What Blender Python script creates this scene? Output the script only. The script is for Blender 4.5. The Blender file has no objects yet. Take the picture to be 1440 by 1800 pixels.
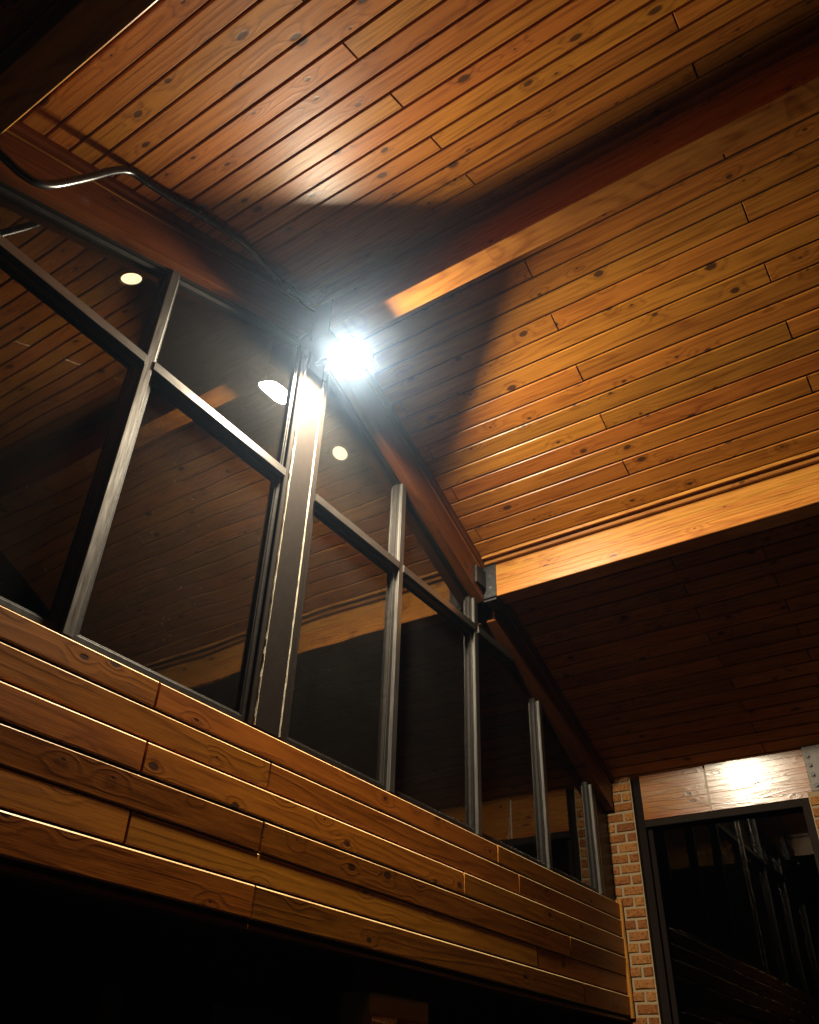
import bpy, math, random
from mathutils import Vector, Matrix
random.seed(7)
SC = bpy.context.scene
C = SC.collection
S = 2.275          # metres per survey unit (camera to gable wall = 1 unit)
H = 1.6            # eye height

# ------------------------------------------------------------------ camera
yaw, pit, rol = math.radians(55.15144898), math.radians(35.82188428), math.radians(2.03562381)
FPX = 1457.598
d = Vector((math.sin(yaw)*math.cos(pit), math.cos(yaw)*math.cos(pit), math.sin(pit)))
r = Vector((math.cos(yaw), -math.sin(yaw), 0)); u = r.cross(d)
cr, sr = math.cos(rol), math.sin(rol)
R_, U_ = cr*r + sr*u, -sr*r + cr*u
cam = bpy.data.cameras.new('camera')
cam.sensor_fit = 'HORIZONTAL'; cam.sensor_width = 36; cam.lens = 36*FPX/1440
cam.clip_start = 0.02; cam.clip_end = 500
co = bpy.data.objects.new('camera', cam); C.objects.link(co)
M = Matrix((R_, U_, -d)).transposed().to_4x4(); M.translation = (0, 0, H)
co.matrix_world = M
SC.camera = co

# ------------------------------------------------------------------ world: a night sky, almost nothing
w = bpy.data.worlds.new('World'); SC.world = w; w.use_nodes = True
nt = w.node_tree; bg = nt.nodes['Background']
sky = nt.nodes.new('ShaderNodeTexSky'); sky.sky_type = 'NISHITA'; sky.sun_disc = False
sky.sun_elevation = math.radians(-6); sky.sun_rotation = math.radians(200)
nt.links.new(sky.outputs[0], bg.inputs[0]); bg.inputs[1].default_value = 0.02
SC.view_settings.view_transform = 'Standard'; SC.view_settings.look = 'None'
SC.view_settings.exposure = 0.0; SC.view_settings.gamma = 1.0
SC.view_settings.use_curve_mapping = False
SC.cycles.max_bounces = 6; SC.cycles.diffuse_bounces = 2; SC.cycles.glossy_bounces = 3
SC.cycles.transmission_bounces = 5; SC.cycles.sample_clamp_indirect = 4
SC.cycles.caustics_reflective = False; SC.cycles.caustics_refractive = False
LAMP_L = 3200.0

# ------------------------------------------------------------------ helpers
def W(x, y, z): return Vector((x*S, y*S, z*S + H))

def tag(o, label=None, cat=None, group=None, kind=None):
    if label: o['label'] = label
    if cat: o['category'] = cat
    if group: o['group'] = group
    if kind: o['kind'] = kind
    return o

def empty(name, loc, label=None, cat=None, group=None, kind=None):
    o = bpy.data.objects.new(name, None); C.objects.link(o); o.location = loc
    o.empty_display_size = .1
    return tag(o, label, cat, group, kind)

def world_loc(o):
    v = Vector((0, 0, 0))
    while o is not None:
        v += o.location if o.type == 'EMPTY' or o.parent is None else o.matrix_basis.translation
        o = o.parent
    return v

_abs = {}
def link(name, me, mat, parent=None, M=None):
    """mesh in its own frame M (world); parents are only ever placed through _abs."""
    o = bpy.data.objects.new(name, me); C.objects.link(o)
    if mat is not None and not me.materials: me.materials.append(mat)
    M = M or Matrix()
    if parent is not None:
        o.parent = parent
        P = _abs.get(parent.name) or Matrix.Translation(parent.location)
        o.matrix_basis = P.inverted() @ M
    else:
        o.matrix_basis = M
    _abs[o.name] = M.copy()
    return o

def frame(org, ax, ay):
    ax = Vector(ax).normalized(); ay = Vector(ay).normalized(); az = ax.cross(ay).normalized(); ay = az.cross(ax)
    M = Matrix((ax, ay, az)).transposed().to_4x4(); M.translation = org
    return M

def mesh(name, verts, faces, smooth=False):
    me = bpy.data.meshes.new(name); me.from_pydata([tuple(v) for v in verts], [], faces); me.update()
    if smooth:
        for p in me.polygons: p.use_smooth = True
    return me

def inframe(name, wverts, faces, mat, parent, org, ax, ay, smooth=False):
    M = frame(org, ax, ay); Mi = M.inverted()
    return link(name, mesh(name, [Mi @ Vector(v) for v in wverts], faces, smooth), mat, parent, M)

def extrude_faces(n):
    f = [tuple(range(n))[::-1], tuple(range(n, 2*n))]
    for i in range(n):
        j = (i+1) % n; f.append((i, j, n+j, n+i))
    return f

def prism(name, poly, vec, mat, parent, ax, ay, smooth=False):
    """poly: world points (one end), vec: extrusion."""
    poly = [Vector(p) for p in poly]; vec = Vector(vec)
    c = sum(poly, Vector())/len(poly)
    n = Vector()
    for i in range(len(poly)): n += (poly[i]-c).cross(poly[(i+1) % len(poly)]-c)
    if n.dot(vec) < 0: poly = poly[::-1]
    vs = poly + [p+vec for p in poly]
    return inframe(name, vs, extrude_faces(len(poly)), mat, parent, poly[0], ax, ay, smooth)

def boxw(name, a, b, mat, parent, ax=(1, 0, 0), ay=(0, 0, 1), ch=0.0):
    """axis aligned box between survey points a and b, long edges chamfered by ch metres along the axis ax"""
    A, B = W(*a), W(*b)
    lo = Vector(min(A[i], B[i]) for i in range(3)); hi = Vector(max(A[i], B[i]) for i in range(3))
    k = max(range(3), key=lambda i: abs(ax[i])); i, j = [q for q in range(3) if q != k]
    pts = []
    def P(u_, v_):
        p = [0, 0, 0]; p[k] = lo[k]; p[i] = u_; p[j] = v_; return Vector(p)
    if ch > 0:
        for (u0, v0, su, sv) in ((lo[i], lo[j], 1, 1), (hi[i], lo[j], -1, 1), (hi[i], hi[j], -1, -1), (lo[i], hi[j], 1, -1)):
            a_, b_ = P(u0, v0+sv*ch), P(u0+su*ch, v0)
            pts += [a_, b_] if su*sv > 0 else [b_, a_]
    else:
        pts = [P(lo[i], lo[j]), P(hi[i], lo[j]), P(hi[i], hi[j]), P(lo[i], hi[j])]
    vec = Vector((0, 0, 0)); vec[k] = hi[k]-lo[k]
    return prism(name, pts, vec, mat, parent, ax, ay)

_bm = {}
def board_mesh(L, Wd, t=.016, c=.004, ce=.0025):
    key = (round(L, 3), round(Wd, 4), t, c)
    if key in _bm: return _bm[key]
    v = [(0, 0, -t), (L, 0, -t), (L, Wd, -t), (0, Wd, -t),
         (0, 0, -c), (L, 0, -c), (L, Wd, -c), (0, Wd, -c),
         (ce, c, 0), (L-ce, c, 0), (L-ce, Wd-c, 0), (ce, Wd-c, 0)]
    f = [(3, 2, 1, 0), (0, 1, 5, 4), (1, 2, 6, 5), (2, 3, 7, 6), (3, 0, 4, 7),
         (4, 5, 9, 8), (5, 6, 10, 9), (6, 7, 11, 10), (7, 4, 8, 11), (8, 9, 10, 11)]
    _bm[key] = mesh('plank_shape', v, f); return _bm[key]

def paint_edge_glint(o):  # paints the bright light line along a board's top chamfer
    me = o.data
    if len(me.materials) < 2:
        me.materials.append(M_edge_glint)
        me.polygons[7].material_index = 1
def board(name, org, ax, ay, L, Wd, mat, parent, t=.016, c=.004, tilt=0.0, twist=0.0):
    M = frame(org, ax, ay)
    if tilt or twist:
        M = M @ Matrix.Translation((0, Wd/2, 0)) @ Matrix.Rotation(tilt, 4, 'X') @ Matrix.Rotation(twist, 4, 'Y') @ Matrix.Translation((0, -Wd/2, 0))
    return link(name, board_mesh(L, Wd, t, c), mat, parent, M)

def tube(name, pts, rad, mat, parent=None, n=12, org=None):
    """smooth tube through world points (Catmull-Rom)."""
    P = [Vector(p) for p in pts]; Q = []
    for i in range(len(P)-1):
        p0 = P[max(i-1, 0)]; p1 = P[i]; p2 = P[i+1]; p3 = P[min(i+2, len(P)-1)]
        for k in range(6):
            t = k/6
            Q.append(.5*((2*p1)+(p2-p0)*t+(2*p0-5*p1+4*p2-p3)*t*t+(3*p1-p0-3*p2+p3)*t**3))
    Q.append(P[-1])
    vs, fs = [], []
    up = Vector((0, 1, 0.3)).normalized()
    for i, q in enumerate(Q):
        tdir = (Q[min(i+1, len(Q)-1)]-Q[max(i-1, 0)]).normalized()
        s = tdir.cross(up).normalized(); b = s.cross(tdir)
        for k in range(n):
            a = 2*math.pi*k/n
            vs.append(q + rad*(math.cos(a)*s+math.sin(a)*b))
    for i in range(len(Q)-1):
        for k in range(n):
            k2 = (k+1) % n
            fs.append((i*n+k, i*n+k2, (i+1)*n+k2, (i+1)*n+k))
    fs.append(tuple(range(n))[::-1]); fs.append(tuple(range((len(Q)-1)*n, len(Q)*n)))
    o = P[0] if org is None else org
    return inframe(name, vs, fs, mat, parent, o, (1, 0, 0), (0, 1, 0), True)

def disc(name, c, nrm, r0, depth, mat, parent, n=20, r1=0.0):
    """short cylinder (or ring if r1>0) whose front sits at c, facing nrm."""
    nrm = Vector(nrm).normalized(); a = nrm.orthogonal().normalized()
    if abs(nrm.z) < .9: a = Vector((0, 0, 1)).cross(nrm).normalized()
    b = nrm.cross(a); vs = []; fs = []
    rings = [(r0, -depth), (r0, -.0015), (r0-.0015, 0)] if r1 == 0 else [(r0, -depth), (r0, -.001), (r0-.001, 0), (r1, 0), (r1, -depth)]
    for rr, h in rings:
        for k in range(n):
            t = 2*math.pi*k/n
            vs.append(c + nrm*h + rr*(math.cos(t)*a+math.sin(t)*b))
    for i in range(len(rings)-1):
        for k in range(n):
            k2 = (k+1) % n; fs.append((i*n+k, i*n+k2, (i+1)*n+k2, (i+1)*n+k))
    if r1 == 0: fs.append(tuple(range((len(rings)-1)*n, len(rings)*n)))
    return inframe(name, vs, fs, mat, parent, c, a, b)

# ------------------------------------------------------------------ materials
class N:
    def __init__(s, name):
        s.m = bpy.data.materials.new(name); s.m.use_nodes = True; s.t = s.m.node_tree
        s.b = s.t.nodes['Principled BSDF']; s.out = s.t.nodes['Material Output']
    def n(s, typ, **kw):
        x = s.t.nodes.new('ShaderNode'+typ)
        for k, v in kw.items(): setattr(x, k, v)
        return x
    def put(s, sock, v):
        if v is None: return
        if isinstance(v, bpy.types.NodeSocket): s.t.links.new(v, sock)
        else: sock.default_value = v
    def math(s, op, a, b=None, c=None, clamp=False):
        x = s.n('Math', operation=op, use_clamp=clamp)
        for i, v in enumerate((a, b, c)): s.put(x.inputs[i], v) if v is not None else None
        return x.outputs[0]
    def vmath(s, op, a, b):
        x = s.n('VectorMath', operation=op); s.put(x.inputs[0], a); s.put(x.inputs[1], b); return x.outputs[0]
    def mix(s, f, a, b, blend='MIX'):
        x = s.n('Mix', data_type='RGBA', blend_type=blend); s.put(x.inputs[0], f)
        s.put(x.inputs[6], a); s.put(x.inputs[7], b); return x.outputs[2]
    def noise(s, v, scale=1, detail=2, rough=.5, dist=0):
        x = s.n('TexNoise'); s.put(x.inputs['Vector'], v); x.inputs['Scale'].default_value = scale
        x.inputs['Detail'].default_value = detail; x.inputs['Roughness'].default_value = rough
        x.inputs['Distortion'].default_value = dist; return x.outputs[0]
    def rng(s, v, a, b, c=0, e=1, smooth=True):
        x = s.n('MapRange', interpolation_type='SMOOTHSTEP' if smooth else 'LINEAR')
        s.put(x.inputs[0], v); s.put(x.inputs[1], a); s.put(x.inputs[2], b); s.put(x.inputs[3], c); s.put(x.inputs[4], e)
        return x.outputs[0]
    def obj(s):
        tc = s.n('TexCoord'); return tc.outputs['Object']
    def offset(s):
        oi = s.n('ObjectInfo'); r_ = oi.outputs['Random']
        cx = s.n('CombineXYZ'); s.put(cx.inputs[0], s.math('MULTIPLY', r_, 93.7)); s.put(cx.inputs[1], s.math('MULTIPLY', r_, 41.3))
        return s.vmath('ADD', s.obj(), cx.outputs[0]), r_
    def bump(s, h, strength, dist):
        x = s.n('Bump'); x.inputs['Strength'].default_value = strength; x.inputs['Distance'].default_value = dist
        s.put(x.inputs['Height'], h); return x.outputs[0]

def wood(name, light, dark, knot=(.035, .012, .005), knots=.5, rough=.3, vary=.3, grain=8.0, coat=.06, fibre=.42, gsc=(.8, 13, 4), crough=.4, spec=.28, strk=1.35):
    light = tuple(c*k for c, k in zip(light, (.74, .655, .46))); dark = tuple(c*k for c, k in zip(dark, (.54, .46, .32)))
    s = N(name); P, rnd = s.offset()
    # knots
    v = s.n('TexVoronoi', voronoi_dimensions='2D'); v.inputs['Scale'].default_value = 1
    kp = s.vmath('MULTIPLY', P, (3.6, 6.2, 0.0))
    wob = s.noise(s.vmath('MULTIPLY', P, (30, 50, 0)), 1, 1)
    s.put(v.inputs['Vector'], kp); dist = s.math('ADD', v.outputs['Distance'], s.math('MULTIPLY', s.math('SUBTRACT', wob, .5), .05))
    sp = s.n('SeparateColor'); s.put(sp.inputs[0], v.outputs['Color'])
    gate = s.math('LESS_THAN', sp.outputs[0], knots)
    rk = s.math('MULTIPLY', gate, s.math('MULTIPLY_ADD', s.math('POWER', sp.outputs[1], 1.6), .085, .026))
    km = s.rng(s.math('DIVIDE', dist, s.math('ADD', rk, .0001)), .65, 1.15, 1, 0)
    halo = s.math('MULTIPLY', gate, s.rng(dist, 0.02, .36, 1, 0))
    kring = s.math('MULTIPLY_ADD', s.math('SINE', s.math('MULTIPLY', dist, 190)), .5, .5)
    # flat-sawn contour grain
    f1 = s.noise(s.vmath('MULTIPLY', P, gsc), 1, 1.5, .45)
    g = s.math('MULTIPLY_ADD', f1, grain, s.math('MULTIPLY', halo, 1.3))
    ring = s.math('POWER', s.math('MULTIPLY_ADD', s.math('SINE', s.math('MULTIPLY', g, 6.2832)), .5, .5), 3.0)
    fib = s.noise(s.vmath('MULTIPLY', P, (7, 260, 60)), 1, 3, .6)
    blot = s.noise(s.vmath('MULTIPLY', P, (2.2, 7, 3)), 1, 3, .55)
    f = s.math('ADD', s.math('MULTIPLY', ring, .36), s.math('MULTIPLY', s.math('SUBTRACT', fib, .42), fibre*2.6), clamp=True)
    f = s.math('ADD', f, s.math('MULTIPLY', s.math('SUBTRACT', blot, .4), .7), clamp=True)
    stn = s.noise(s.vmath('MULTIPLY', P, (1.3, 75, 20)), 1, 2, .6)
    f = s.math('ADD', f, s.math('MULTIPLY', s.math('SUBTRACT', stn, .47), strk), clamp=True)
    f = s.math('ADD', f, s.math('MULTIPLY', halo, .18), clamp=True)
    col = s.mix(f, (*light, 1), (*dark, 1))
    hs = s.n('HueSaturation'); s.put(hs.inputs['Color'], col)
    s.put(hs.inputs['Hue'], s.math('MULTIPLY_ADD', s.math('FRACT', s.math('MULTIPLY', rnd, 7.3)), .016, .494))
    s.put(hs.inputs['Value'], s.math('MULTIPLY_ADD', s.math('FRACT', s.math('MULTIPLY', rnd, 31.7)), vary, 1-vary*.55))
    kc = s.mix(s.math('MULTIPLY', kring, .3), (*knot, 1), (knot[0]*4, knot[1]*4, knot[2]*3, 1))
    col = s.mix(s.math('MULTIPLY', km, .93), hs.outputs[0], kc)
    s.put(s.b.inputs['Base Color'], col)
    s.put(s.b.inputs['Roughness'], s.math('MULTIPLY_ADD', fib, .22, rough-.1))
    s.b.inputs['Specular IOR Level'].default_value = spec
    s.b.inputs['Coat Weight'].default_value = coat; s.b.inputs['Coat Roughness'].default_value = crough
    hgt = s.math('ADD', s.math('MULTIPLY', fib, .35), s.math('ADD', s.math('MULTIPLY', ring, .25), s.math('MULTIPLY', blot, 2.2)))
    hgt = s.math('SUBTRACT', hgt, s.math('MULTIPLY', km, .5))
    nrm = s.bump(hgt, .55, .0012)
    s.put(s.b.inputs['Normal'], nrm)
    cn = s.bump(s.math('ADD', s.math('MULTIPLY', blot, 3), s.math('MULTIPLY', fib, .25)), .5, .0012); s.put(s.b.inputs['Coat Normal'], cn)
    return s.m

M_pine = wood('varnished_pine', (.54, .215, .042), (.27, .078, .011), vary=.34, rough=.36, knots=.72)
M_siding = wood('siding_pine', (.52, .185, .020), (.27, .078, .007), knots=.6, vary=.28, grain=5, strk=.6, coat=.15, rough=.36)
M_edge_glint = wood('painted_board_edge_glint', (.95, .72, .50), (.70, .45, .25), knots=0, vary=.1, coat=.1)  # pale colour painting the light caught by the siding's top edges
M_glulam = wood('glulam_fir', (.60, .29, .075), (.34, .12, .022), knots=.3, vary=.1, grain=11, gsc=(1.0, 9, 3), fibre=.55)
M_header = wood('lacquered_header', (.46, .19, .045), (.25, .085, .015), knots=.3, vary=.1, grain=11, gsc=(1.0, 9, 3), fibre=.7, rough=.19, coat=0, spec=.6)
M_rake = wood('stained_fir', (.20, .066, .026), (.10, .03, .012), knots=.25, vary=.12, grain=6, coat=.03, spec=.2)
M_trim = wood('trim_pine', (.40, .17, .05), (.22, .075, .02), knots=.1, vary=.1)

def metal(name, col, rough=.4, metallic=.6, wear=.25, scale=30, stretch=(1, 1, 1), edge=None, spec=.5):
    s = N(name); P, rnd = s.offset()
    a = s.noise(s.vmath('MULTIPLY', P, stretch), scale, 4, .65)
    b = s.noise(P, scale*.15, 3)
    c2 = tuple(min(1, c*1.9+.01) for c in col)
    f = s.rng(s.math('ADD', s.math('MULTIPLY', a, .7), s.math('MULTIPLY', b, .3)), .42, .75, 0, wear)
    s.put(s.b.inputs['Base Color'], s.mix(f, (*col, 1), (*c2, 1)))
    s.put(s.b.inputs['Roughness'], s.math('MULTIPLY_ADD', a, .3, rough-.12))
    s.b.inputs['Metallic'].default_value = metallic
    s.b.inputs['Specular IOR Level'].default_value = spec
    s.put(s.b.inputs['Normal'], s.bump(a, .25, .001))
    return s.m

M_alu = metal('anodised_aluminium', (.155, .148, .138), .30, .85, .4, 60, (.12, 2, 2))
M_bronze = metal('dark_bronze_frame', (.018, .015, .013), .4, .5, .3, 50)
M_steel = metal('painted_brown_steel', (.015, .0105, .008), .65, .0, .35, 90, spec=.05)
M_black = metal('black_steel', (.018, .018, .019), .36, .3, .4, 40)
M_gal = metal('grey_steel_plate', (.06, .053, .045), .45, .6, .6, 45)
M_cond = metal('black_conduit', (.006, .0065, .008), .22, .0, .1, 8)
M_house = metal('lamp_housing_bronze', (.03, .028, .026), .45, .4, .3, 60)

def flat(name, col, rough=.8, bumpsc=40, bstr=.3, var=.25):
    s = N(name); s.b.inputs['Specular IOR Level'].default_value = .15; P = s.obj(); a = s.noise(P, bumpsc, 5, .6); b = s.noise(P, bumpsc*.08, 3)
    s.put(s.b.inputs['Base Color'], s.mix(s.math('MULTIPLY', s.math('ADD', a, b), .5), (*[c*(1-var) for c in col], 1), (*[min(1, c*(1+var)) for c in col], 1)))
    s.b.inputs['Roughness'].default_value = rough
    s.put(s.b.inputs['Normal'], s.bump(a, bstr, .003)); return s.m
M_mortar = flat('mortar', (.30, .225, .13), .95, 120, .6)
M_weld = flat('old_caulk_bead', (.55, .50, .38), .6, 160, .8, .5)
M_conc = flat('concrete', (.026, .022, .018), .85, 12)
M_dark = flat('dark_paint', (.010, .006, .005), .95)
M_back = flat('sarking_behind_planks', (.012, .006, .004), .9)
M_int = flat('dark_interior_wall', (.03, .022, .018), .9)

def brick_mat():
    s = N('rough_clay_brick'); P, rnd = s.offset()
    a = s.noise(P, 55, 5, .7); b = s.noise(s.vmath('MULTIPLY', P, (14, 14, 45)), 1, 4, .6); c = s.noise(s.vmath('MULTIPLY', P, (60, 60, 9)), 1, 3)
    ramp = s.n('ValToRGB'); e = ramp.color_ramp.elements
    e[0].position = 0; e[0].color = (.15, .05, .018, 1); e[1].position = 1; e[1].color = (.38, .18, .045, 1)
    m = e.new(.35); m.color = (.25, .09, .022, 1); m2 = e.new(.7); m2.color = (.30, .125, .035, 1)
    s.put(ramp.inputs[0], s.math('ADD', s.math('MULTIPLY', s.math('FRACT', s.math('MULTIPLY', rnd, 17.3)), .8), s.math('MULTIPLY', s.math('SUBTRACT', b, .35), .7), clamp=True))
    col = s.mix(s.rng(c, .52, .68, 0, .75), ramp.outputs[0], (.07, .025, .012, 1))
    col = s.mix(s.rng(a, .35, .5, .5, 0), col, (.09, .035, .018, 1))
    s.put(s.b.inputs['Base Color'], col); s.b.inputs['Roughness'].default_value = .8; s.b.inputs['Specular IOR Level'].default_value = .12
    s.put(s.b.inputs['Normal'], s.bump(s.math('ADD', a, c), .9, .004)); return s.m
M_brick = brick_mat()

def glass_mat(name, dirt, tint=(.42, .40, .37), ior=1.9, wave=.3):
    s = N(name); P = s.obj(); t = s.t
    s.b.inputs['Base Color'].default_value = (*tint, 1)
    s.b.inputs['Transmission Weight'].default_value = 1; s.b.inputs['Roughness'].default_value = 0.0
    s.b.inputs['IOR'].default_value = ior
    wv = s.noise(s.vmath('MULTIPLY', P, (1.6, 1.6, 1.6)), 1, 1)
    s.put(s.b.inputs['Normal'], s.bump(wv, wave, .008))
    geo = s.n('NewGeometry'); W_ = geo.outputs['Position']
    v = s.n('TexVoronoi'); v.inputs['Scale'].default_value = 85; s.put(v.inputs['Vector'], W_)
    sp = s.n('SeparateColor'); s.put(sp.inputs[0], v.outputs['Color'])
    patch = s.noise(W_, 2.6, 4, .6)
    dot = s.math('MULTIPLY', s.rng(v.outputs['Distance'], .06, .16, 1, 0), s.math('LESS_THAN', sp.outputs[0], .07))
    fine = s.rng(s.noise(W_, 260, 2, .7), .60, .72, 0, 1)
    # scratches: sparse short streaks running diagonally
    rot = s.n('Mapping'); rot.inputs['Rotation'].default_value = (0, math.radians(28), 0); rot.inputs['Scale'].default_value = (9, 9, 260)
    s.put(rot.inputs['Vector'], W_)
    sn = s.noise(rot.outputs[0], 1, 0, .5)
    scr = s.math('MULTIPLY', s.rng(sn, .77, .80, 0, 1), s.rng(patch, .66, .72, 0, 1))
    film = s.math('MULTIPLY_ADD', s.rng(patch, .3, .75), .005, .007)
    f = s.math('ADD', film, s.math('MULTIPLY', fine, .03))
    f = s.math('ADD', f, s.math('MULTIPLY', dot, s.math('MULTIPLY_ADD', s.rng(patch, .35, .65), .5, .05)))
    f = s.math('ADD', f, s.math('MULTIPLY', scr, .25), clamp=True)
    f = s.math('MULTIPLY', f, dirt)
    df = s.n('BsdfDiffuse'); df.inputs[0].default_value = (.62, .58, .52, 1)
    mx = s.n('MixShader'); s.put(mx.inputs[0], f); t.links.new(s.b.outputs[0], mx.inputs[1]); t.links.new(df.outputs[0], mx.inputs[2])
    t.links.new(mx.outputs[0], s.out.inputs[0]); return s.m
M_glass = glass_mat('dusty_tinted_glass', 1.0)
M_glass2 = glass_mat('cleaner_tinted_glass', .04, (.25, .24, .22), 1.32, .10)

def emit(name, col, st):
    s = N(name); s.b.inputs['Base Color'].default_value = (*col, 1)
    s.b.inputs['Emission Color'].default_value = (*col, 1); s.b.inputs['Emission Strength'].default_value = st; return s.m
M_lens = emit('lit_flood_lens', (1.0, .86, .63), LAMP_L)
M_down = emit('lit_downlight_lens', (1.0, .74, .44), 5.0)
M_small = emit('small_lit_lens', (1.0, .85, .6), 2.0)

# ------------------------------------------------------------------ survey
mL, aL, mR, aR = .4016, 1.21615, -.45838, 2.114
def cz(x): return min(aL+mL*x, aR+mR*x)
YB = .985
Y0 = -.55                     # porch ceiling runs back over the camera

# ground
g = inframe('ground', [W(-8, -8, -H/S), W(10, -8, -H/S), W(10, 10, -H/S), W(-8, 10, -H/S)], [(0, 1, 2, 3)], M_conc, None, W(0, 0, -H/S), (1, 0, 0), (0, 1, 0))
tag(g, kind='structure')

# ------------------------------------------------------------------ ceiling: every plank its own object
ceil = empty('ceiling', W(1.04, .2, 1.6), kind='structure')
def slope_boards(x0, step, n, m, a, joints, pat, yend=YB+.012):
    c = math.sqrt(1+m*m); ay = Vector((1, 0, m))
    for k in range(n):
        xa = x0+k*step
        js = joints[pat(k)]
        ys = [Y0]
        q = js
        while q-1.38 > Y0: q -= 1.38
        while q < yend-.01:
            if q > Y0+.02: ys.append(q)
            q += 1.38
        ys.append(yend)
        for y0, y1 in zip(ys, ys[1:]):
            gap = .0016
            Wd = (step*c)*S - .0068
            lift = random.uniform(-.0012, .0012)
            org = W(xa, y0+gap/2*0, a+m*xa)
            org += Vector((0, .002, lift))
            board('plank', org, (0, 1, 0), ay, (y1-y0)*S-.004, Wd, M_pine, ceil, c=.0048, tilt=random.uniform(-.008, .008))
# left slope, ridge down to the purlin and past it
slope_boards(.2775-7*.04377, .04377, 23, mL, aL, {0: .48, 1: .022, 2: -.44}, lambda k: {1: 0, 2: 1, 0: 2}[(k-7) % 3])
slope_boards(.2775+16*.04377, .033, 1, mL, aL, {0: .9}, lambda k: 0)
slope_boards(1.044, .041, 1, mR, aR, {0: .30}, lambda k: 0)
slope_boards(1.085, .043, 16, mR, aR, {0: .028, 1: .488, 2: -.432}, lambda k: k % 3)
slope_boards(1.773, .0245, 1, mR, aR, {0: .2}, lambda k: 0)
slope_boards(1.8565, .0409, 20, mR, aR, {0: .487, 1: .262}, lambda k: k % 2)
# dark sarking above the planks, continuing over the room behind the glass
for (xa, xb, m, a) in ((-.6, 1.044, mL, aL), (1.044, 3.0, mR, aR)):
    up = .014/S
    P = [W(xa, Y0-.02, a+m*xa+up), W(xb, Y0-.02, a+m*xb+up), W(xb, YB+.02, a+m*xb+up), W(xa, YB+.02, a+m*xa+up)]
    prism('sarking_board', P, (0, 0, .05), M_back, ceil, (1, 0, m), (0, 1, 0))
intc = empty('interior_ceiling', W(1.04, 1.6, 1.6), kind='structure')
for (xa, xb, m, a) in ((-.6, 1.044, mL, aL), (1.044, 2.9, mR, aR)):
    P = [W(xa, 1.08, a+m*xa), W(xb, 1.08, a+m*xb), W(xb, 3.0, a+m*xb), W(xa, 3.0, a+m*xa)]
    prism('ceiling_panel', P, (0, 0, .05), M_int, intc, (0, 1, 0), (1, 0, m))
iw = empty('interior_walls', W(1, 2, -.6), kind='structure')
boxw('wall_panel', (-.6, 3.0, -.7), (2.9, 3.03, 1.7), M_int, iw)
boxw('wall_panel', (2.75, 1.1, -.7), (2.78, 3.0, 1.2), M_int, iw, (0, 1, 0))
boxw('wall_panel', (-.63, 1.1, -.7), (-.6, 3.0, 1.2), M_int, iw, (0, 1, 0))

# ------------------------------------------------------------------ beams
def yb(name, x0, x1, z0, z1, y0, y1, mat, parent, ch=.006):
    return boxw(name, (x0, y0, z0), (x1, y1, z1), mat, parent, (0, -1, 0), (0, 0, 1), ch)

rb = empty('ridge_beam', W(1.01, .985, 1.483), 'long glued timber ridge beam running out from the floodlight along the ceiling peak', 'beam', 'timber roof beams')
yb('trim_strip', .966, .979, 1.592, 1.64, Y0, .984, M_trim, rb, .003)
yb('trim_strip', 1.0375, 1.052, 1.60, 1.66, Y0, .984, M_trim, rb, .003)
# saddle at the post
RIDGE = True
yb('saddle_plate', .9765, .9795, 1.47, 1.60, .93, .984, M_black, rb, 0)
yb('saddle_plate', 1.037, 1.040, 1.47, 1.60, .93, .984, M_black, rb, 0)
yb('saddle_seat', .9765, 1.040, 1.476, 1.4865, .93, .984, M_black, rb, 0)

def glulam(p, x0, x1, z0, z1, y0, y1, n, mat=None, ch=.0035):
    mat = mat or M_glulam
    for i in range(n):
        a, b = z0+(z1-z0)*i/n, z0+(z1-z0)*(i+1)/n
        jx = random.uniform(-.0009, .0009)/S
        if i == 0 and ch > .001:   # bottom lamination with eased arrises
            A, B = W(x0+jx, y0, a), W(x1+jx, y1, b)
            P = [Vector((A.x+ch, A.y, A.z)), Vector((B.x-ch, A.y, A.z)), Vector((B.x, A.y, A.z+ch)), Vector((B.x, A.y, B.z)), Vector((A.x, A.y, B.z)), Vector((A.x, A.y, A.z+ch))]
            prism('lamination', P, (0, B.y-A.y, 0), mat, p, (0, -1, 0), (0, 0, 1))
        else:
            boxw('lamination', (x0+jx, y0, a+.0001), (x1+jx, y1, b-.0001), mat, p, (0, -1, 0), (0, 0, 1), .0008)
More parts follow.
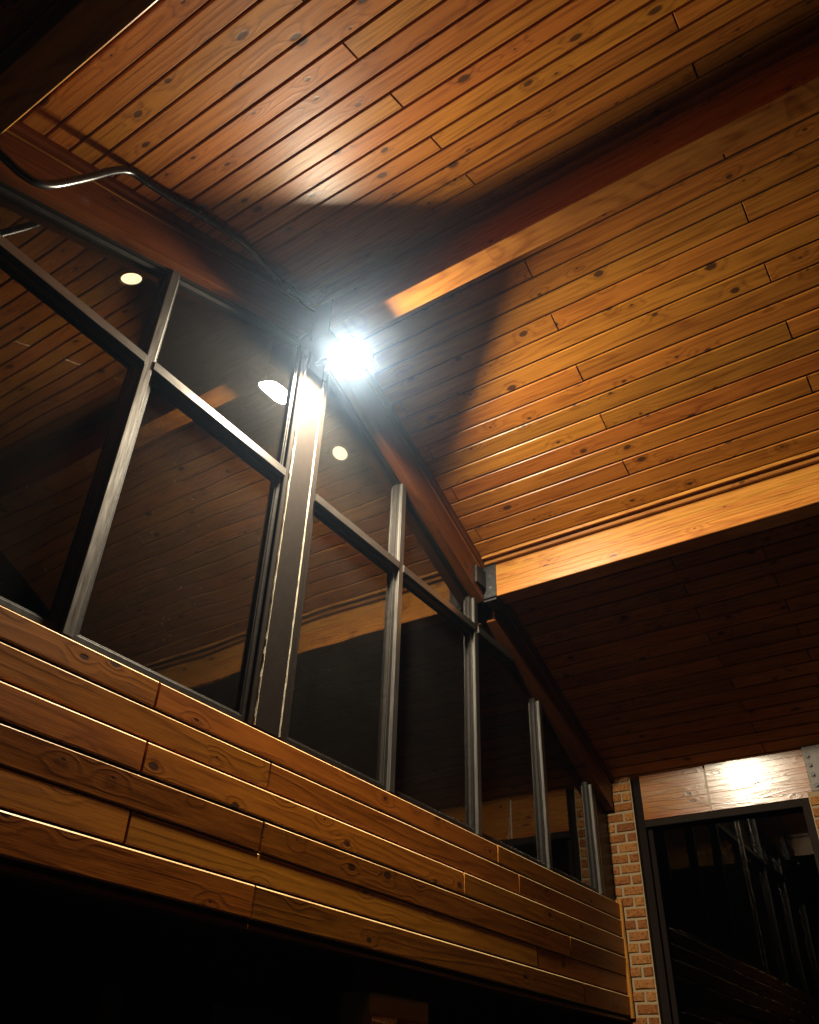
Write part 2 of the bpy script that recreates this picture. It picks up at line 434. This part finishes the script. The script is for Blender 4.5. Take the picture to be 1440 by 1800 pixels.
def purlin(x0, x1, z0, label, saddle_left):
    p = empty('roof_purlin', W((x0+x1)/2, .985, z0), label, 'beam', 'timber roof beams')
    zt = cz(x1)+.012 if x0 > 1 else cz(x1)+.004
    zt = (cz(x0) if x0 > 1 else cz(x1))+.004
    glulam(p, x0, x1, z0, zt, Y0, .955 if saddle_left else .9845, 7)
    # trim strips along the ceiling on the uphill side
    if x0 > 1:
        yb('trim_strip', x0-.0125, x0-.001, cz(x0-.006)-.010, cz(x0-.006)+.012, Y0, .982, M_trim, p, .004)
        yb('trim_strip', x0-.0275, x0-.0215, cz(x0-.0225)-.0055, cz(x0-.0225)+.012, Y0, .982, M_glulam, p, .002)
    else:
        yb('trim_strip', x1+.001, x1+.012, cz(x1+.006)-.012, cz(x1+.006)+.008, Y0, .982, M_trim, p, .004)
    # steel saddle
    sx0, sx1 = x0-.0035, x1+.0035
    sd = yb('saddle', sx0, x0-.0004, z0-.006, cz(x0-.01)-.012, .945, .9846, M_black, p, 0)
    yb('saddle_seat', sx0, sx1, z0-.0115, z0-.0005, .945, .9846, M_black, p, 0)
    yb('saddle_side', x1+.0004, sx1, z0-.006, z0+.08, .945, .9846, M_black, p, 0)
    boxw('saddle_shadow_plate', (x0-.055, .976, z0+.03), (x0-.004, .9835, z0+.085), M_black, p)  # black plate added where the saddle's shadow darkens the rake beam
    for zz in (.03, .068):
        disc('bolt', W(sx0-.0005, .962, z0+zz), (-1, 0, 0), .013, .008, M_gal, sd, 6)
    return p
glulam(rb, .98, 1.0365, 1.487, 1.63, Y0, .985, 8)
purlin(1.80, 1.856, 1.177, 'brightly lit timber purlin on the right roof slope, held by a black steel saddle', True)
purlin(.153, .209, 1.19, 'dark timber purlin in the upper left corner with the black conduit passing under it', False)

# rake beams on the gable wall under the ceiling
def rake(x0, x1, m, zlo, zup, label):
    p = empty('rake_beam', W((x0+x1)/2, 1.0, (zlo(x0)+zlo(x1))/2), label, 'beam', 'sloping beams over the gable windows')
    t = .012
    P = [W(x0, YB, zlo(x0)), W(x1, YB, zlo(x1)), W(x1, YB, zup(x1)+.006), W(x0, YB, zup(x0)+.006)]
    prism('timber', P, (0, .075*S, 0), M_rake, p, (1, 0, m), (0, 0, 1))
    # quarter round at the ceiling, and a lower fillet band
    for (o0, o1, yy, mt) in ((-.0125, .004, .975, M_rake), (-.030, -.0265, .982, M_trim)):
        P = [W(x0, yy, zup(x0)+o0), W(x1, yy, zup(x1)+o0), W(x1, yy, zup(x1)+o1), W(x0, yy, zup(x0)+o1)]
        prism('cove_trim', P, (0, (YB-yy)*S-.0008, 0), mt, p, (1, 0, m), (0, 0, 1))
    return p
loL = lambda x: 1.0934+.4105*x
upL = lambda x: aL+mL*x
loR = lambda x: 1.957-.439*x
upR = lambda x: aR+mR*x
rake(.214, 1.0, .405, loL, upL, 'reddish sloping beam between the left roof slope and the tall left window')
rake(-.5, .148, .405, loL, upL, 'dark continuation of the left sloping beam beyond the left purlin')
rake(1.075, 1.795, -.45, loR, upR, 'reddish sloping beam from the floodlight down to the black purlin saddle')
rake(1.862, 2.625, -.45, loR, upR, 'dark sloping beam from the black purlin saddle down to the brick pier')

# ------------------------------------------------------------------ siding band
sid = empty('siding_wall', W(1.0, 1.0, .2276), 'band of six courses of varnished pine boards below the gable windows', 'wall')
rows = [.2356, .2846, .3335, .3838, .4338, .4830, .5290]     # edges, bottom to top
joints = [[1.045, 2.31], [.777, 2.05], [1.045, 2.24], [-.14, .777, 1.6965], [.125, 1.045, 1.9647], [.777, 1.86]]
dep = [.0, .0045, -.0015, -.0035, .0, 0.0]
tl = [.030, -.012, .046, .012, .026, .016]
rnd = random.Random(3)
for i in range(6):
    z0, z1 = rows[i], rows[i+1]
    xs = [-.55]+joints[i]+[2.6225]
    for k, (xa, xb) in enumerate(zip(xs, xs[1:])):
        gp = (.0105 if i in (0, 1, 3, 4, 5) else .004)
        bl = (xb-xa)*S-(.007 if k < len(xs)-2 else 0)
        far = .024 if xa > 1.65 else (.008 if xa > 1.0 else 0)
        dy = dep[i]+rnd.uniform(-.0015, .0015)
        bo = board('board', W(xa, 1.0, z0)+Vector((0, dy, gp if i else 0)), (1, 0, 0), (0, 0, 1), bl, (z1-z0)*S-(gp if i else 0), M_siding, sid,
              t=.022, c=.005, tilt=tl[i]+far+rnd.uniform(-.005, .005)); paint_edge_glint(bo)
boxw('backing', (-.55, 1.0065, .2290), (2.6235, 1.0125, .527), M_back, sid)
boxw('bottom_trim', (-.55, 1.006, .2215), (2.6225, 1.03, .2285), M_rake, sid, ch=.002)
boxw('end_trim', (2.6228, .992, .2300), (2.6340, 1.012, .540), M_glulam, sid, (0, 0, 1), (0, 1, 0), .006)
boxw('soffit', (-.55, 1.0305, .2235), (2.6225, 1.30, .2285), M_dark, sid)
boxw('sill', (-.55, 1.0128, .5215), (2.6230, 1.055, .5335), M_bronze, sid, ch=.003)

# ------------------------------------------------------------------ gable window wall
win = empty('gable_window', W(1.4, 1.0, .53), 'tall dark reflecting gable window of many panes under the sloping roof', 'window')
YF, YG = 1.004, 1.022
topL = lambda x: 1.0927+.4026*x
topR = lambda x: 1.9234-.4147*x
def top(x): return topL(x) if x < 1.02 else topR(x)
def mull(x0, x1, zt, yb_=1.05, mat=M_alu, y0=YF):
    mu = boxw('mullion', (x0, y0, .5345), (x1, yb_, zt), mat, win, (0, 0, 1), (0, 1, 0), .0025)
    return mu
mulls = [(-.20, -.1815), (.208, .2265), (.5935, .6125), (1.4055, 1.4245), (1.7755, 1.7945), (2.157, 2.176)]
for x0, x1 in mulls: mull(x0, x1, top((x0+x1)/2)+.006)
mull(2.505, 2.517, topR(2.51)+.004); mull(2.5215, 2.530, topR(2.526)+.004)
boxw('jamb', (2.5305, 1.014, .5345), (2.66, 1.06, .90), M_bronze, win, (0, 0, 1), (0, 1, 0))
ZT0, ZT1 = 1.075, 1.0955
for x0, x1 in ((-.18, .2075), (.2270, .5930), (.6130, .9785), (1.0797, 1.4050), (1.4250, 1.7750), (1.7950, 1.998)):
    boxw('transom', (x0, 1.0025, ZT0), (x1, 1.05, ZT1), M_alu if x1 > .5 else M_bronze, win, ch=.0025)

def poly_inset(P, q):
    n = len(P); out = []
    A = sum(P[i][0]*P[(i+1) % n][1]-P[(i+1) % n][0]*P[i][1] for i in range(n))
    sg = 1 if A > 0 else -1
    for i in range(n):
        p0, p1, p2 = P[i-1], P[i], P[(i+1) % n]
        def nr(a, b):
            dx, dy = b[0]-a[0], b[1]-a[1]; l = math.hypot(dx, dy); return (-dy/l*sg, dx/l*sg)
        n1, n2 = nr(p0, p1), nr(p1, p2)
        dt = 1+n1[0]*n2[0]+n1[1]*n2[1]
        out.append((p1[0]+q*(n1[0]+n2[0])/dt, p1[1]+q*(n1[1]+n2[1])/dt))
    return out
def ring(name, P, q, y0, y1, mat, parent, c=.0012):
    I = poly_inset(P, q); n = len(P)
    O2 = poly_inset(P, c); I2 = poly_inset(P, q-c)
    vs = [W(x, y1, z) for x, z in P]+[W(x, y0+c, z) for x, z in P]+[W(x, y0, z) for x, z in O2]+[W(x, y0, z) for x, z in I2]+[W(x, y0+c, z) for x, z in I]+[W(x, y1, z) for x, z in I]
    fs = []
    for a in range(5):
        for i in range(n):
            j = (i+1) % n; fs.append((a*n+i, a*n+j, (a+1)*n+j, (a+1)*n+i))
    return inframe(name, vs, fs, mat, parent, vs[0], (1, 0, 0), (0, 0, 1))
def pane(P, sash=True):
    q = .011 if sash else .006
    o = ring('sash' if sash else 'glazing_bead', P, q, 1.0125, 1.034, M_bronze, win)
    ring('gasket', poly_inset(P, q+.0002), .0028, 1.0145, 1.030, M_bronze, o, .0008)
    I = poly_inset(P, q*.6)
    prism('pane', [W(x, YG, z) for x, z in I], (0, .006, 0), M_glass, o, (1, 0, 0), (0, 0, 1))
bays = [(-.5, -.2), (-.1815, .208), (.2265, .5935), (.6125, .9785), (1.0797, 1.4055), (1.4245, 1.7755)]
ZS = .5345
for x0, x1 in bays:
    pane([(x0, ZS), (x1, ZS), (x1, ZT0), (x0, ZT0)])
    pane([(x0, ZT1), (x1, ZT1), (x1, top(x1)-.001), (x0, top(x0)-.001)], False)
xm = (1.9234-ZT0)/.4147
pane([(1.7945, ZS), (2.157, ZS), (2.157, topR(2.157)-.001), (xm, ZT0-.001), (1.7945, ZT0)])
pane([(1.7945, ZT1), (1.99, ZT1), (1.7945, topR(1.7945)-.002)], False)
pane([(2.176, ZS), (2.505, ZS), (2.505, topR(2.505)-.001), (2.176, topR(2.176)-.001)])
# head frame just under the rake beams
for x0, x1, f, m in ((-.5, .9785, topL, .4026), (1.0797, 2.50, topR, -.4147)):
    P = [W(x0, 1.008, f(x0)-.001), W(x1, 1.008, f(x1)-.001), W(x1, 1.008, f(x1)+.012), W(x0, 1.008, f(x0)+.012)]
    prism('head_frame', P, (0, .04*S, 0), M_bronze, win, (1, 0, m), (0, 0, 1))

# steel post under the ridge
post = empty('steel_post', W(1.01, 1.0, .53), 'dark steel post with two pale vertical lines in the middle of the gable window', 'post')
boxw('web', (.9937, 1.0035, .5345), (1.0585, 1.05, 1.475), M_steel, post, (0, 0, 1), (1, 0, 0), .004)
boxw('flange', (.979, 1.006, .5345), (.9929, 1.05, 1.45), M_steel, post, (0, 0, 1), (1, 0, 0), .003)
boxw('flange', (1.0593, 1.006, .5345), (1.0792, 1.05, 1.43), M_steel, post, (0, 0, 1), (1, 0, 0), .003)
def bead(x, z0, z1, seed):
    rr = random.Random(seed); pts = []
    n = 60; vs = []; fs = []
    for i in range(n+1):
        z = z0+(z1-z0)*i/n; wd = .0011+.0010*rr.random()*(1 if i < n*.55 else 2.3); off = rr.uniform(-.0005, .0005)
        p = W(x+off, 1.0030, z)
        vs += [p+Vector((-wd*S, .004, 0)), p+Vector((-wd*S*.3, -.0015, 0)), p+Vector((wd*S*.5, -.001, 0)), p+Vector((wd*S, .004, 0))]
        if i:
            b = 4*(i-1)
            for k in range(3): fs.append((b+k, b+k+1, b+k+5, b+k+4))
    inframe('weld_bead', vs, fs, M_weld, post, vs[0], (0, 0, 1), (1, 0, 0))
bead(.9932, .535, 1.44, 1); bead(1.0590, .535, 1.42, 2)
boxw('cap_plate', (.962, .978, 1.4765), (1.072, 1.05, 1.486), M_black, post)

# ------------------------------------------------------------------ floodlight
LP = Vector((1.038, .909, 1.432))
fl = empty('floodlight', W(*LP), 'glaring white floodlight bracketed to the post at the roof peak', 'lamp')
nd = Vector((.0, -.37, -.93)).normalized()      # where it shines
ax = Vector((1, 0, 0)); ax = (ax-nd*ax.dot(nd)).normalized(); ay_ = nd.cross(ax)
c0 = W(*LP)
def lampring(prof, n=24, sq=.35):
    vs, fs = [], []
    for (rr, h) in prof:
        for k in range(n):
            t = 2*math.pi*k/n
            e = .5   # superellipse, rounded square
            cx, cy = math.cos(t), math.sin(t)
            px = math.copysign(abs(cx)**e, cx)*rr; py = math.copysign(abs(cy)**e, cy)*rr*.86
            vs.append(c0+ax*px+ay_*py+nd*h)
    for i in range(len(prof)-1):
        for k in range(n):
            k2 = (k+1) % n; fs.append((i*n+k, i*n+k2, (i+1)*n+k2, (i+1)*n+k))
    fs.append(tuple(range(n))[::-1]); return vs, fs, n
vs, fs, n_ = lampring([(.045, -.085), (.075, -.075), (.105, -.030), (.115, -.012), (.115, .000), (.111, .001), (.104, -.001), (.102, -.006)])
inframe('housing', vs, fs[:-1]+[tuple(range(n_))[::-1]], M_house, fl, c0, ax, ay_)
vs, fs, n_ = lampring([(.101, -.006), (.098, -.002), (.085, .001), (.060, .003), (.03, .004)])
inframe('lens', vs, fs[:-1]+[tuple(range(4*n_, 5*n_))], M_lens, fl, c0, ax, ay_)
for k in range(-3, 4):
    q = c0+ax*(k*.019)-nd*.072
    P = [q+ay_*(-.05), q+ay_*(.05), q+ay_*(.04)-nd*.035, q-ay_*(.04)-nd*.035]
    prism('cooling_fin', P, ax*.003, M_house, fl, ax, ay_)
arm0 = W(1.022, 1.003, 1.445)
tube('bracket_arm', [arm0, arm0+Vector((0, -.03, .004)), c0-nd*.09+Vector((0, .03, .03)), c0-nd*.088], .011, M_black, fl, 10)
boxw('wall_plate', (1.0, .9995, 1.415), (1.048, 1.003, 1.470), M_black, fl)
for sx in (-1, 1):
    P = [c0+ax*(.117*sx)-nd*.05+ay_*.012, c0+ax*(.117*sx)-nd*.05-ay_*.012, c0+ax*(.117*sx)-nd*.005-ay_*.012, c0+ax*(.117*sx)-nd*.005+ay_*.012]
    prism('yoke', P, ax*(.004*sx), M_black, fl, ay_, nd)

# ------------------------------------------------------------------ conduit
cd = empty('conduit', W(.565, .93, 1.443), 'black bent conduit running along the left roof slope and dipping under the left purlin', 'conduit')
pts = [(-.35, .93, 1.02), (-.1, .93, 1.10), (.12, .93, 1.1545), (.219, .93, 1.154), (.262, .93, 1.154), (.298, .93, 1.176), (.345, .93, 1.257), (.383, .93, 1.330), (.412, .931, 1.368),
       (.45, .932, 1.384), (.5, .933, 1.404), (.565, .930, 1.430), (.63, .93, 1.456), (.690, .932, 1.480), (.745, .945, 1.500), (.80, .958, 1.517), (.93, .966, 1.550)]
tube('pipe', [W(*p) for p in pts], .0165, M_cond, cd, 14, W(.565, .93, 1.443))
for x_, y_, z_ in ((.565, .930, 1.433), (.16, .93, 1.1555)):
    c_ = W(x_, y_, z_)
    prism('strap', [c_+Vector((-.012, -.045, .019)), c_+Vector((.012, -.045, .023)), c_+Vector((.012, .045, .023)), c_+Vector((-.012, .045, .019))], (0, 0, .003), M_gal, cd, (1, 0, 0), (0, 1, 0))
    tube('clamp_band', [c_+Vector((0, -.022, .018)), c_+Vector((0, -.021, -.004)), c_+Vector((0, 0, -.0195)), c_+Vector((0, .021, -.004)), c_+Vector((0, .022, .018))], .004, M_gal, cd, 6)

# ------------------------------------------------------------------ recessed downlights in the room behind the glass
for (x_, y_, lab) in ((.6166, 1.1972, 'round warm recessed downlight seen through the upper pane left of the long mullion'),
                      (1.3589, 1.1927, 'round warm recessed downlight seen through the upper pane right of the steel post')):
    m_ = mL if x_ < 1.04 else mR
    c_ = W(x_, y_, cz(x_)); nn = Vector((m_, 0, -1)).normalized()
    dl = empty('downlight', c_, lab, 'lamp', 'recessed downlights')
    disc('trim_ring', c_+nn*.004, nn, .064, .02, M_alu, dl, 28, .051)
    disc('lens', c_+nn*.001, nn, .0505, .01, M_down, dl, 28)

# ------------------------------------------------------------------ brick piers
def brick_meshes(L, Hh, Dp):
    out = []
    for k in range(5):
        rr = random.Random(k+int(L*1000)); j = lambda s_: rr.uniform(-s_, s_)
        c = .006; V = []
        for (x, y) in ((0, 0), (L, 0), (L, Hh), (0, Hh)): V.append((x+j(.0015), y+j(.0015), -Dp))
        for (x, y) in ((0, 0), (L, 0), (L, Hh), (0, Hh)): V.append((x+j(.002), y+j(.002), -c))
        mid = []
        fr = [(c, c), (L*.5, c*.8), (L-c, c), (L-c, Hh*.5), (L-c, Hh-c), (L*.5, Hh-c*.8), (c, Hh-c), (c, Hh*.5)]
        for (x, y) in fr: mid.append((x+j(.002), y+j(.002), j(.0018)))
        V += mid; V.append((L/2, Hh/2, .001+j(.001)))
        F = [(3, 2, 1, 0), (0, 1, 5, 4), (1, 2, 6, 5), (2, 3, 7, 6), (3, 0, 4, 7)]
        F += [(4, 9, 8), (4, 5, 9), (5, 10, 9), (5, 11, 10), (5, 6, 11), (6, 12, 11), (6, 13, 12), (6, 7, 13), (7, 14, 13), (7, 15, 14), (7, 4, 15), (4, 8, 15)]
        F += [(8+i, 8+(i+1) % 8, 16) for i in range(8)]
        out.append(mesh('brick_shape', V, F))
    return out
_bk = {}
def pier(name, org, axd, width, z0, z1, label, splits, course=.0312, core_depth=.16, off=0):
    """org: survey x,y of the left end of the face; axd unit axis; width survey"""
    e = empty(name, W(org[0], org[1], z0), label, 'brick pier', 'brick piers')
    axd = Vector(axd); az = axd.cross(Vector((0, 0, 1)))
    o = W(org[0], org[1], z0)
    core = [o-az*.009, o+axd*width*S-az*.009, o+axd*width*S-az*core_depth, o-az*core_depth]
    prism('mortar_core', core, (0, 0, (z1-z0)*S), M_mortar, e, (0, 0, 1), axd)
    n = int((z1-z0)/course); jt = .0045
    for i in range(n):
        zz = z0+i*course
        ed = splits[(i+off) % len(splits)]
        for a, b in zip(ed, ed[1:]):
            L = (b-a)*width*S-.015; Hh = course*S-.016
            key = (round(L, 3), round(Hh, 3))
            if key not in _bk: _bk[key] = brick_meshes(L, Hh, .05)
            p = o+axd*(a*width*S+.0075)+Vector((0, 0, (zz-z0)*S+.008))+az*random.uniform(-.002, .002)
            link('brick', random.choice(_bk[key]), M_brick, e, frame(p, axd, (0, 0, 1)) @ Matrix.Rotation(random.uniform(-.008, .008), 4, 'Z'))
    return e
XP = 2.636
pier('brick_pier', (XP, 1.0265), (0, -1, 0), .1035, -.70, .936, 'narrow brick pier between the wood siding and the dark steel corner post',
     [(0, .36, 1), (0, .66, 1)])
pier('brick_pier', (XP-.006, .401), (0, -1, 0), .26, -.70, .778, 'brick pier at the right edge of the photo under the bolted steel plate', [(0, .33, .72, 1), (0, .14, .52, .9, 1)], core_depth=.13)
pier('brick_pier', (1.387, 1.0105), (1, 0, 0), .195, -.70, .1735, 'dim brick pier below the wood siding at the bottom of the picture', [(0, .45, 1), (0, .2, .72, 1)])

# ------------------------------------------------------------------ eave side: steel post, header beam, plate, glazing
cp = empty('corner_post', W(2.65, .908, -.7), 'dark steel post between the narrow brick pier and the timber header', 'post')
boxw('web', (2.652, .8975, -.703), (2.70, .9195, .915), M_dark, cp, (0, 0, 1), (0, 1, 0), .003)
boxw('flange', (2.644, .893, -.703), (2.6515, .8995, .915), M_dark, cp, (0, 0, 1), (0, 1, 0), .002)
hd = empty('header_beam', W(2.64, .64, .7655), 'short timber header at the eave with a shiny glare patch, above the dark entrance glazing', 'beam', 'timber roof beams')
glulam(hd, 2.642, 2.70, .7655, .905, .6845, .8925, 8, M_header, 0)
glulam(hd, 2.640, 2.70, .7655, .905, .386, .6785, 8, M_header, 0)
boxw('joint_bead', (2.6405, .679, .7655), (2.66, .684, .895), M_weld, hd, (0, 0, 1), (0, 1, 0), .002)
eb = boxw('timber', (2.642, Y0, .7785), (2.70, .3845, .90), M_glulam, hd, (0, -1, 0), (0, 0, 1), .003)
sp = empty('steel_plate', W(2.635, .35, .78), 'grey steel plate with a column of bolts at the right edge of the header', 'plate')
boxw('plate', (2.632, .315, .7790), (2.6415, .3875, .925), M_gal, sp, (0, 0, 1), (0, 1, 0), .002)
for zz, yy in ((.793, .3705), (.824, .3725), (.852, .3735), (.879, .3745)):
    c_ = W(2.6318, yy, zz)
    wsh = disc('washer', c_+Vector((-.002, 0, 0)), (-1, 0, 0), .017, .004, M_gal, sp, 20)
    disc('bolt', c_+Vector((-.011, 0, 0)), (-1, 0, 0), .0105, .009, M_black, wsh, 6)
    c2 = W(2.6318, yy-.04, zz)
    disc('bolt', c2+Vector((-.010, 0, 0)), (-1, 0, 0), .0105, .010, M_black, sp, 6)

ent = empty('entrance_glazing', W(2.68, .65, -.7), 'dark reflecting entrance glazing in a brown metal frame under the timber header', 'window')
boxw('head_rail', (2.642, .4245, .7435), (2.70, .892, .7645), M_steel, ent, (0, 1, 0), (0, 0, 1), .003)
boxw('jamb', (2.640, .4025, -.703), (2.70, .424, .7640), M_steel, ent, (0, 0, 1), (0, 1, 0), .003)
boxw('jamb', (2.656, .876, -.703), (2.70, .892, .7430), M_dark, ent, (0, 0, 1), (0, 1, 0), .003)
for y0_, y1_ in ((.4245, .8755),):
    boxw('pane', (2.672, y0_, -.700), (2.6747, y1_, .7430), M_glass2, ent, (0, 1, 0), (0, 0, 1))
boxw('push_bar', (2.650, .44, -.22), (2.658, .59, -.205), M_gal, ent, (0, 1, 0), (0, 0, 1), .004)
# lobby behind
lob = empty('lobby_walls', W(3.2, .6, -.7), kind='structure')
boxw('wall_panel', (2.701, .9, -.7), (4.2, 1.06, .92), M_int, lob)
boxw('wall_panel', (4.2, -.6, -.7), (4.24, 1.06, .92), M_int, lob, (0, 1, 0))
boxw('wall_panel', (2.78, -.6, -.7), (4.2, -.56, .92), M_int, lob)
boxw('lobby_ceiling', (2.701, -.6, .92), (4.24, 1.06, .95), M_int, lob)
for y_ in (.80, .70, .60):
    boxw('ceiling_joist', (2.76, y_, .80), (4.15, y_+.035, .919), M_rake, lob)

# ------------------------------------------------------------------ recess under the siding
rc = empty('lower_wall', W(1, 1.12, -.7), 'dark glazed wall in the recess under the wood siding', 'wall')
boxw('lintel', (1.34, 1.0125, .172), (1.63, 1.099, .2225), M_dark, rc)
boxw('spandrel', (-.55, 1.10, .13), (1.38, 1.13, .222), M_dark, rc)
boxw('spandrel', (1.60, 1.10, .13), (2.62, 1.13, .222), M_dark, rc)
for x0, x1 in ((-.55, -.45), (.20, .30), (.86, .90), (1.30, 1.38), (1.60, 1.66), (2.10, 2.14), (2.56, 2.62)):
    boxw('jamb', (x0, 1.09, -.70), (x1, 1.13, .1295), M_bronze, rc, (0, 0, 1), (1, 0, 0), .003)
for x0, x1 in ((-.45, .20), (.30, .86), (.90, 1.30), (1.66, 2.10), (2.14, 2.56)):
    boxw('pane', (x0+.001, 1.105, -.69), (x1-.001, 1.108, .129), M_glass2, rc)
tagf = boxw('interior_floor', (-.6, 1.13, -.702), (2.9, 3.0, -.695), M_int, None); tag(tagf, kind='structure')

# ------------------------------------------------------------------ thin air volume added to give the lamp its glow
s = N('lamp_glow_air'); s.t.nodes.remove(s.b)
v = s.n('VolumePrincipled'); v.inputs['Density'].default_value = .0019; v.inputs['Anisotropy'].default_value = .93
v.inputs['Color'].default_value = (.48, .68, 1, 1)
s.t.links.new(v.outputs[0], s.out.inputs[1])
hz = boxw('glow_haze', (-9, -9, -1.15), (11, 11, 1.78), s.m, None); tag(hz, kind='stuff')
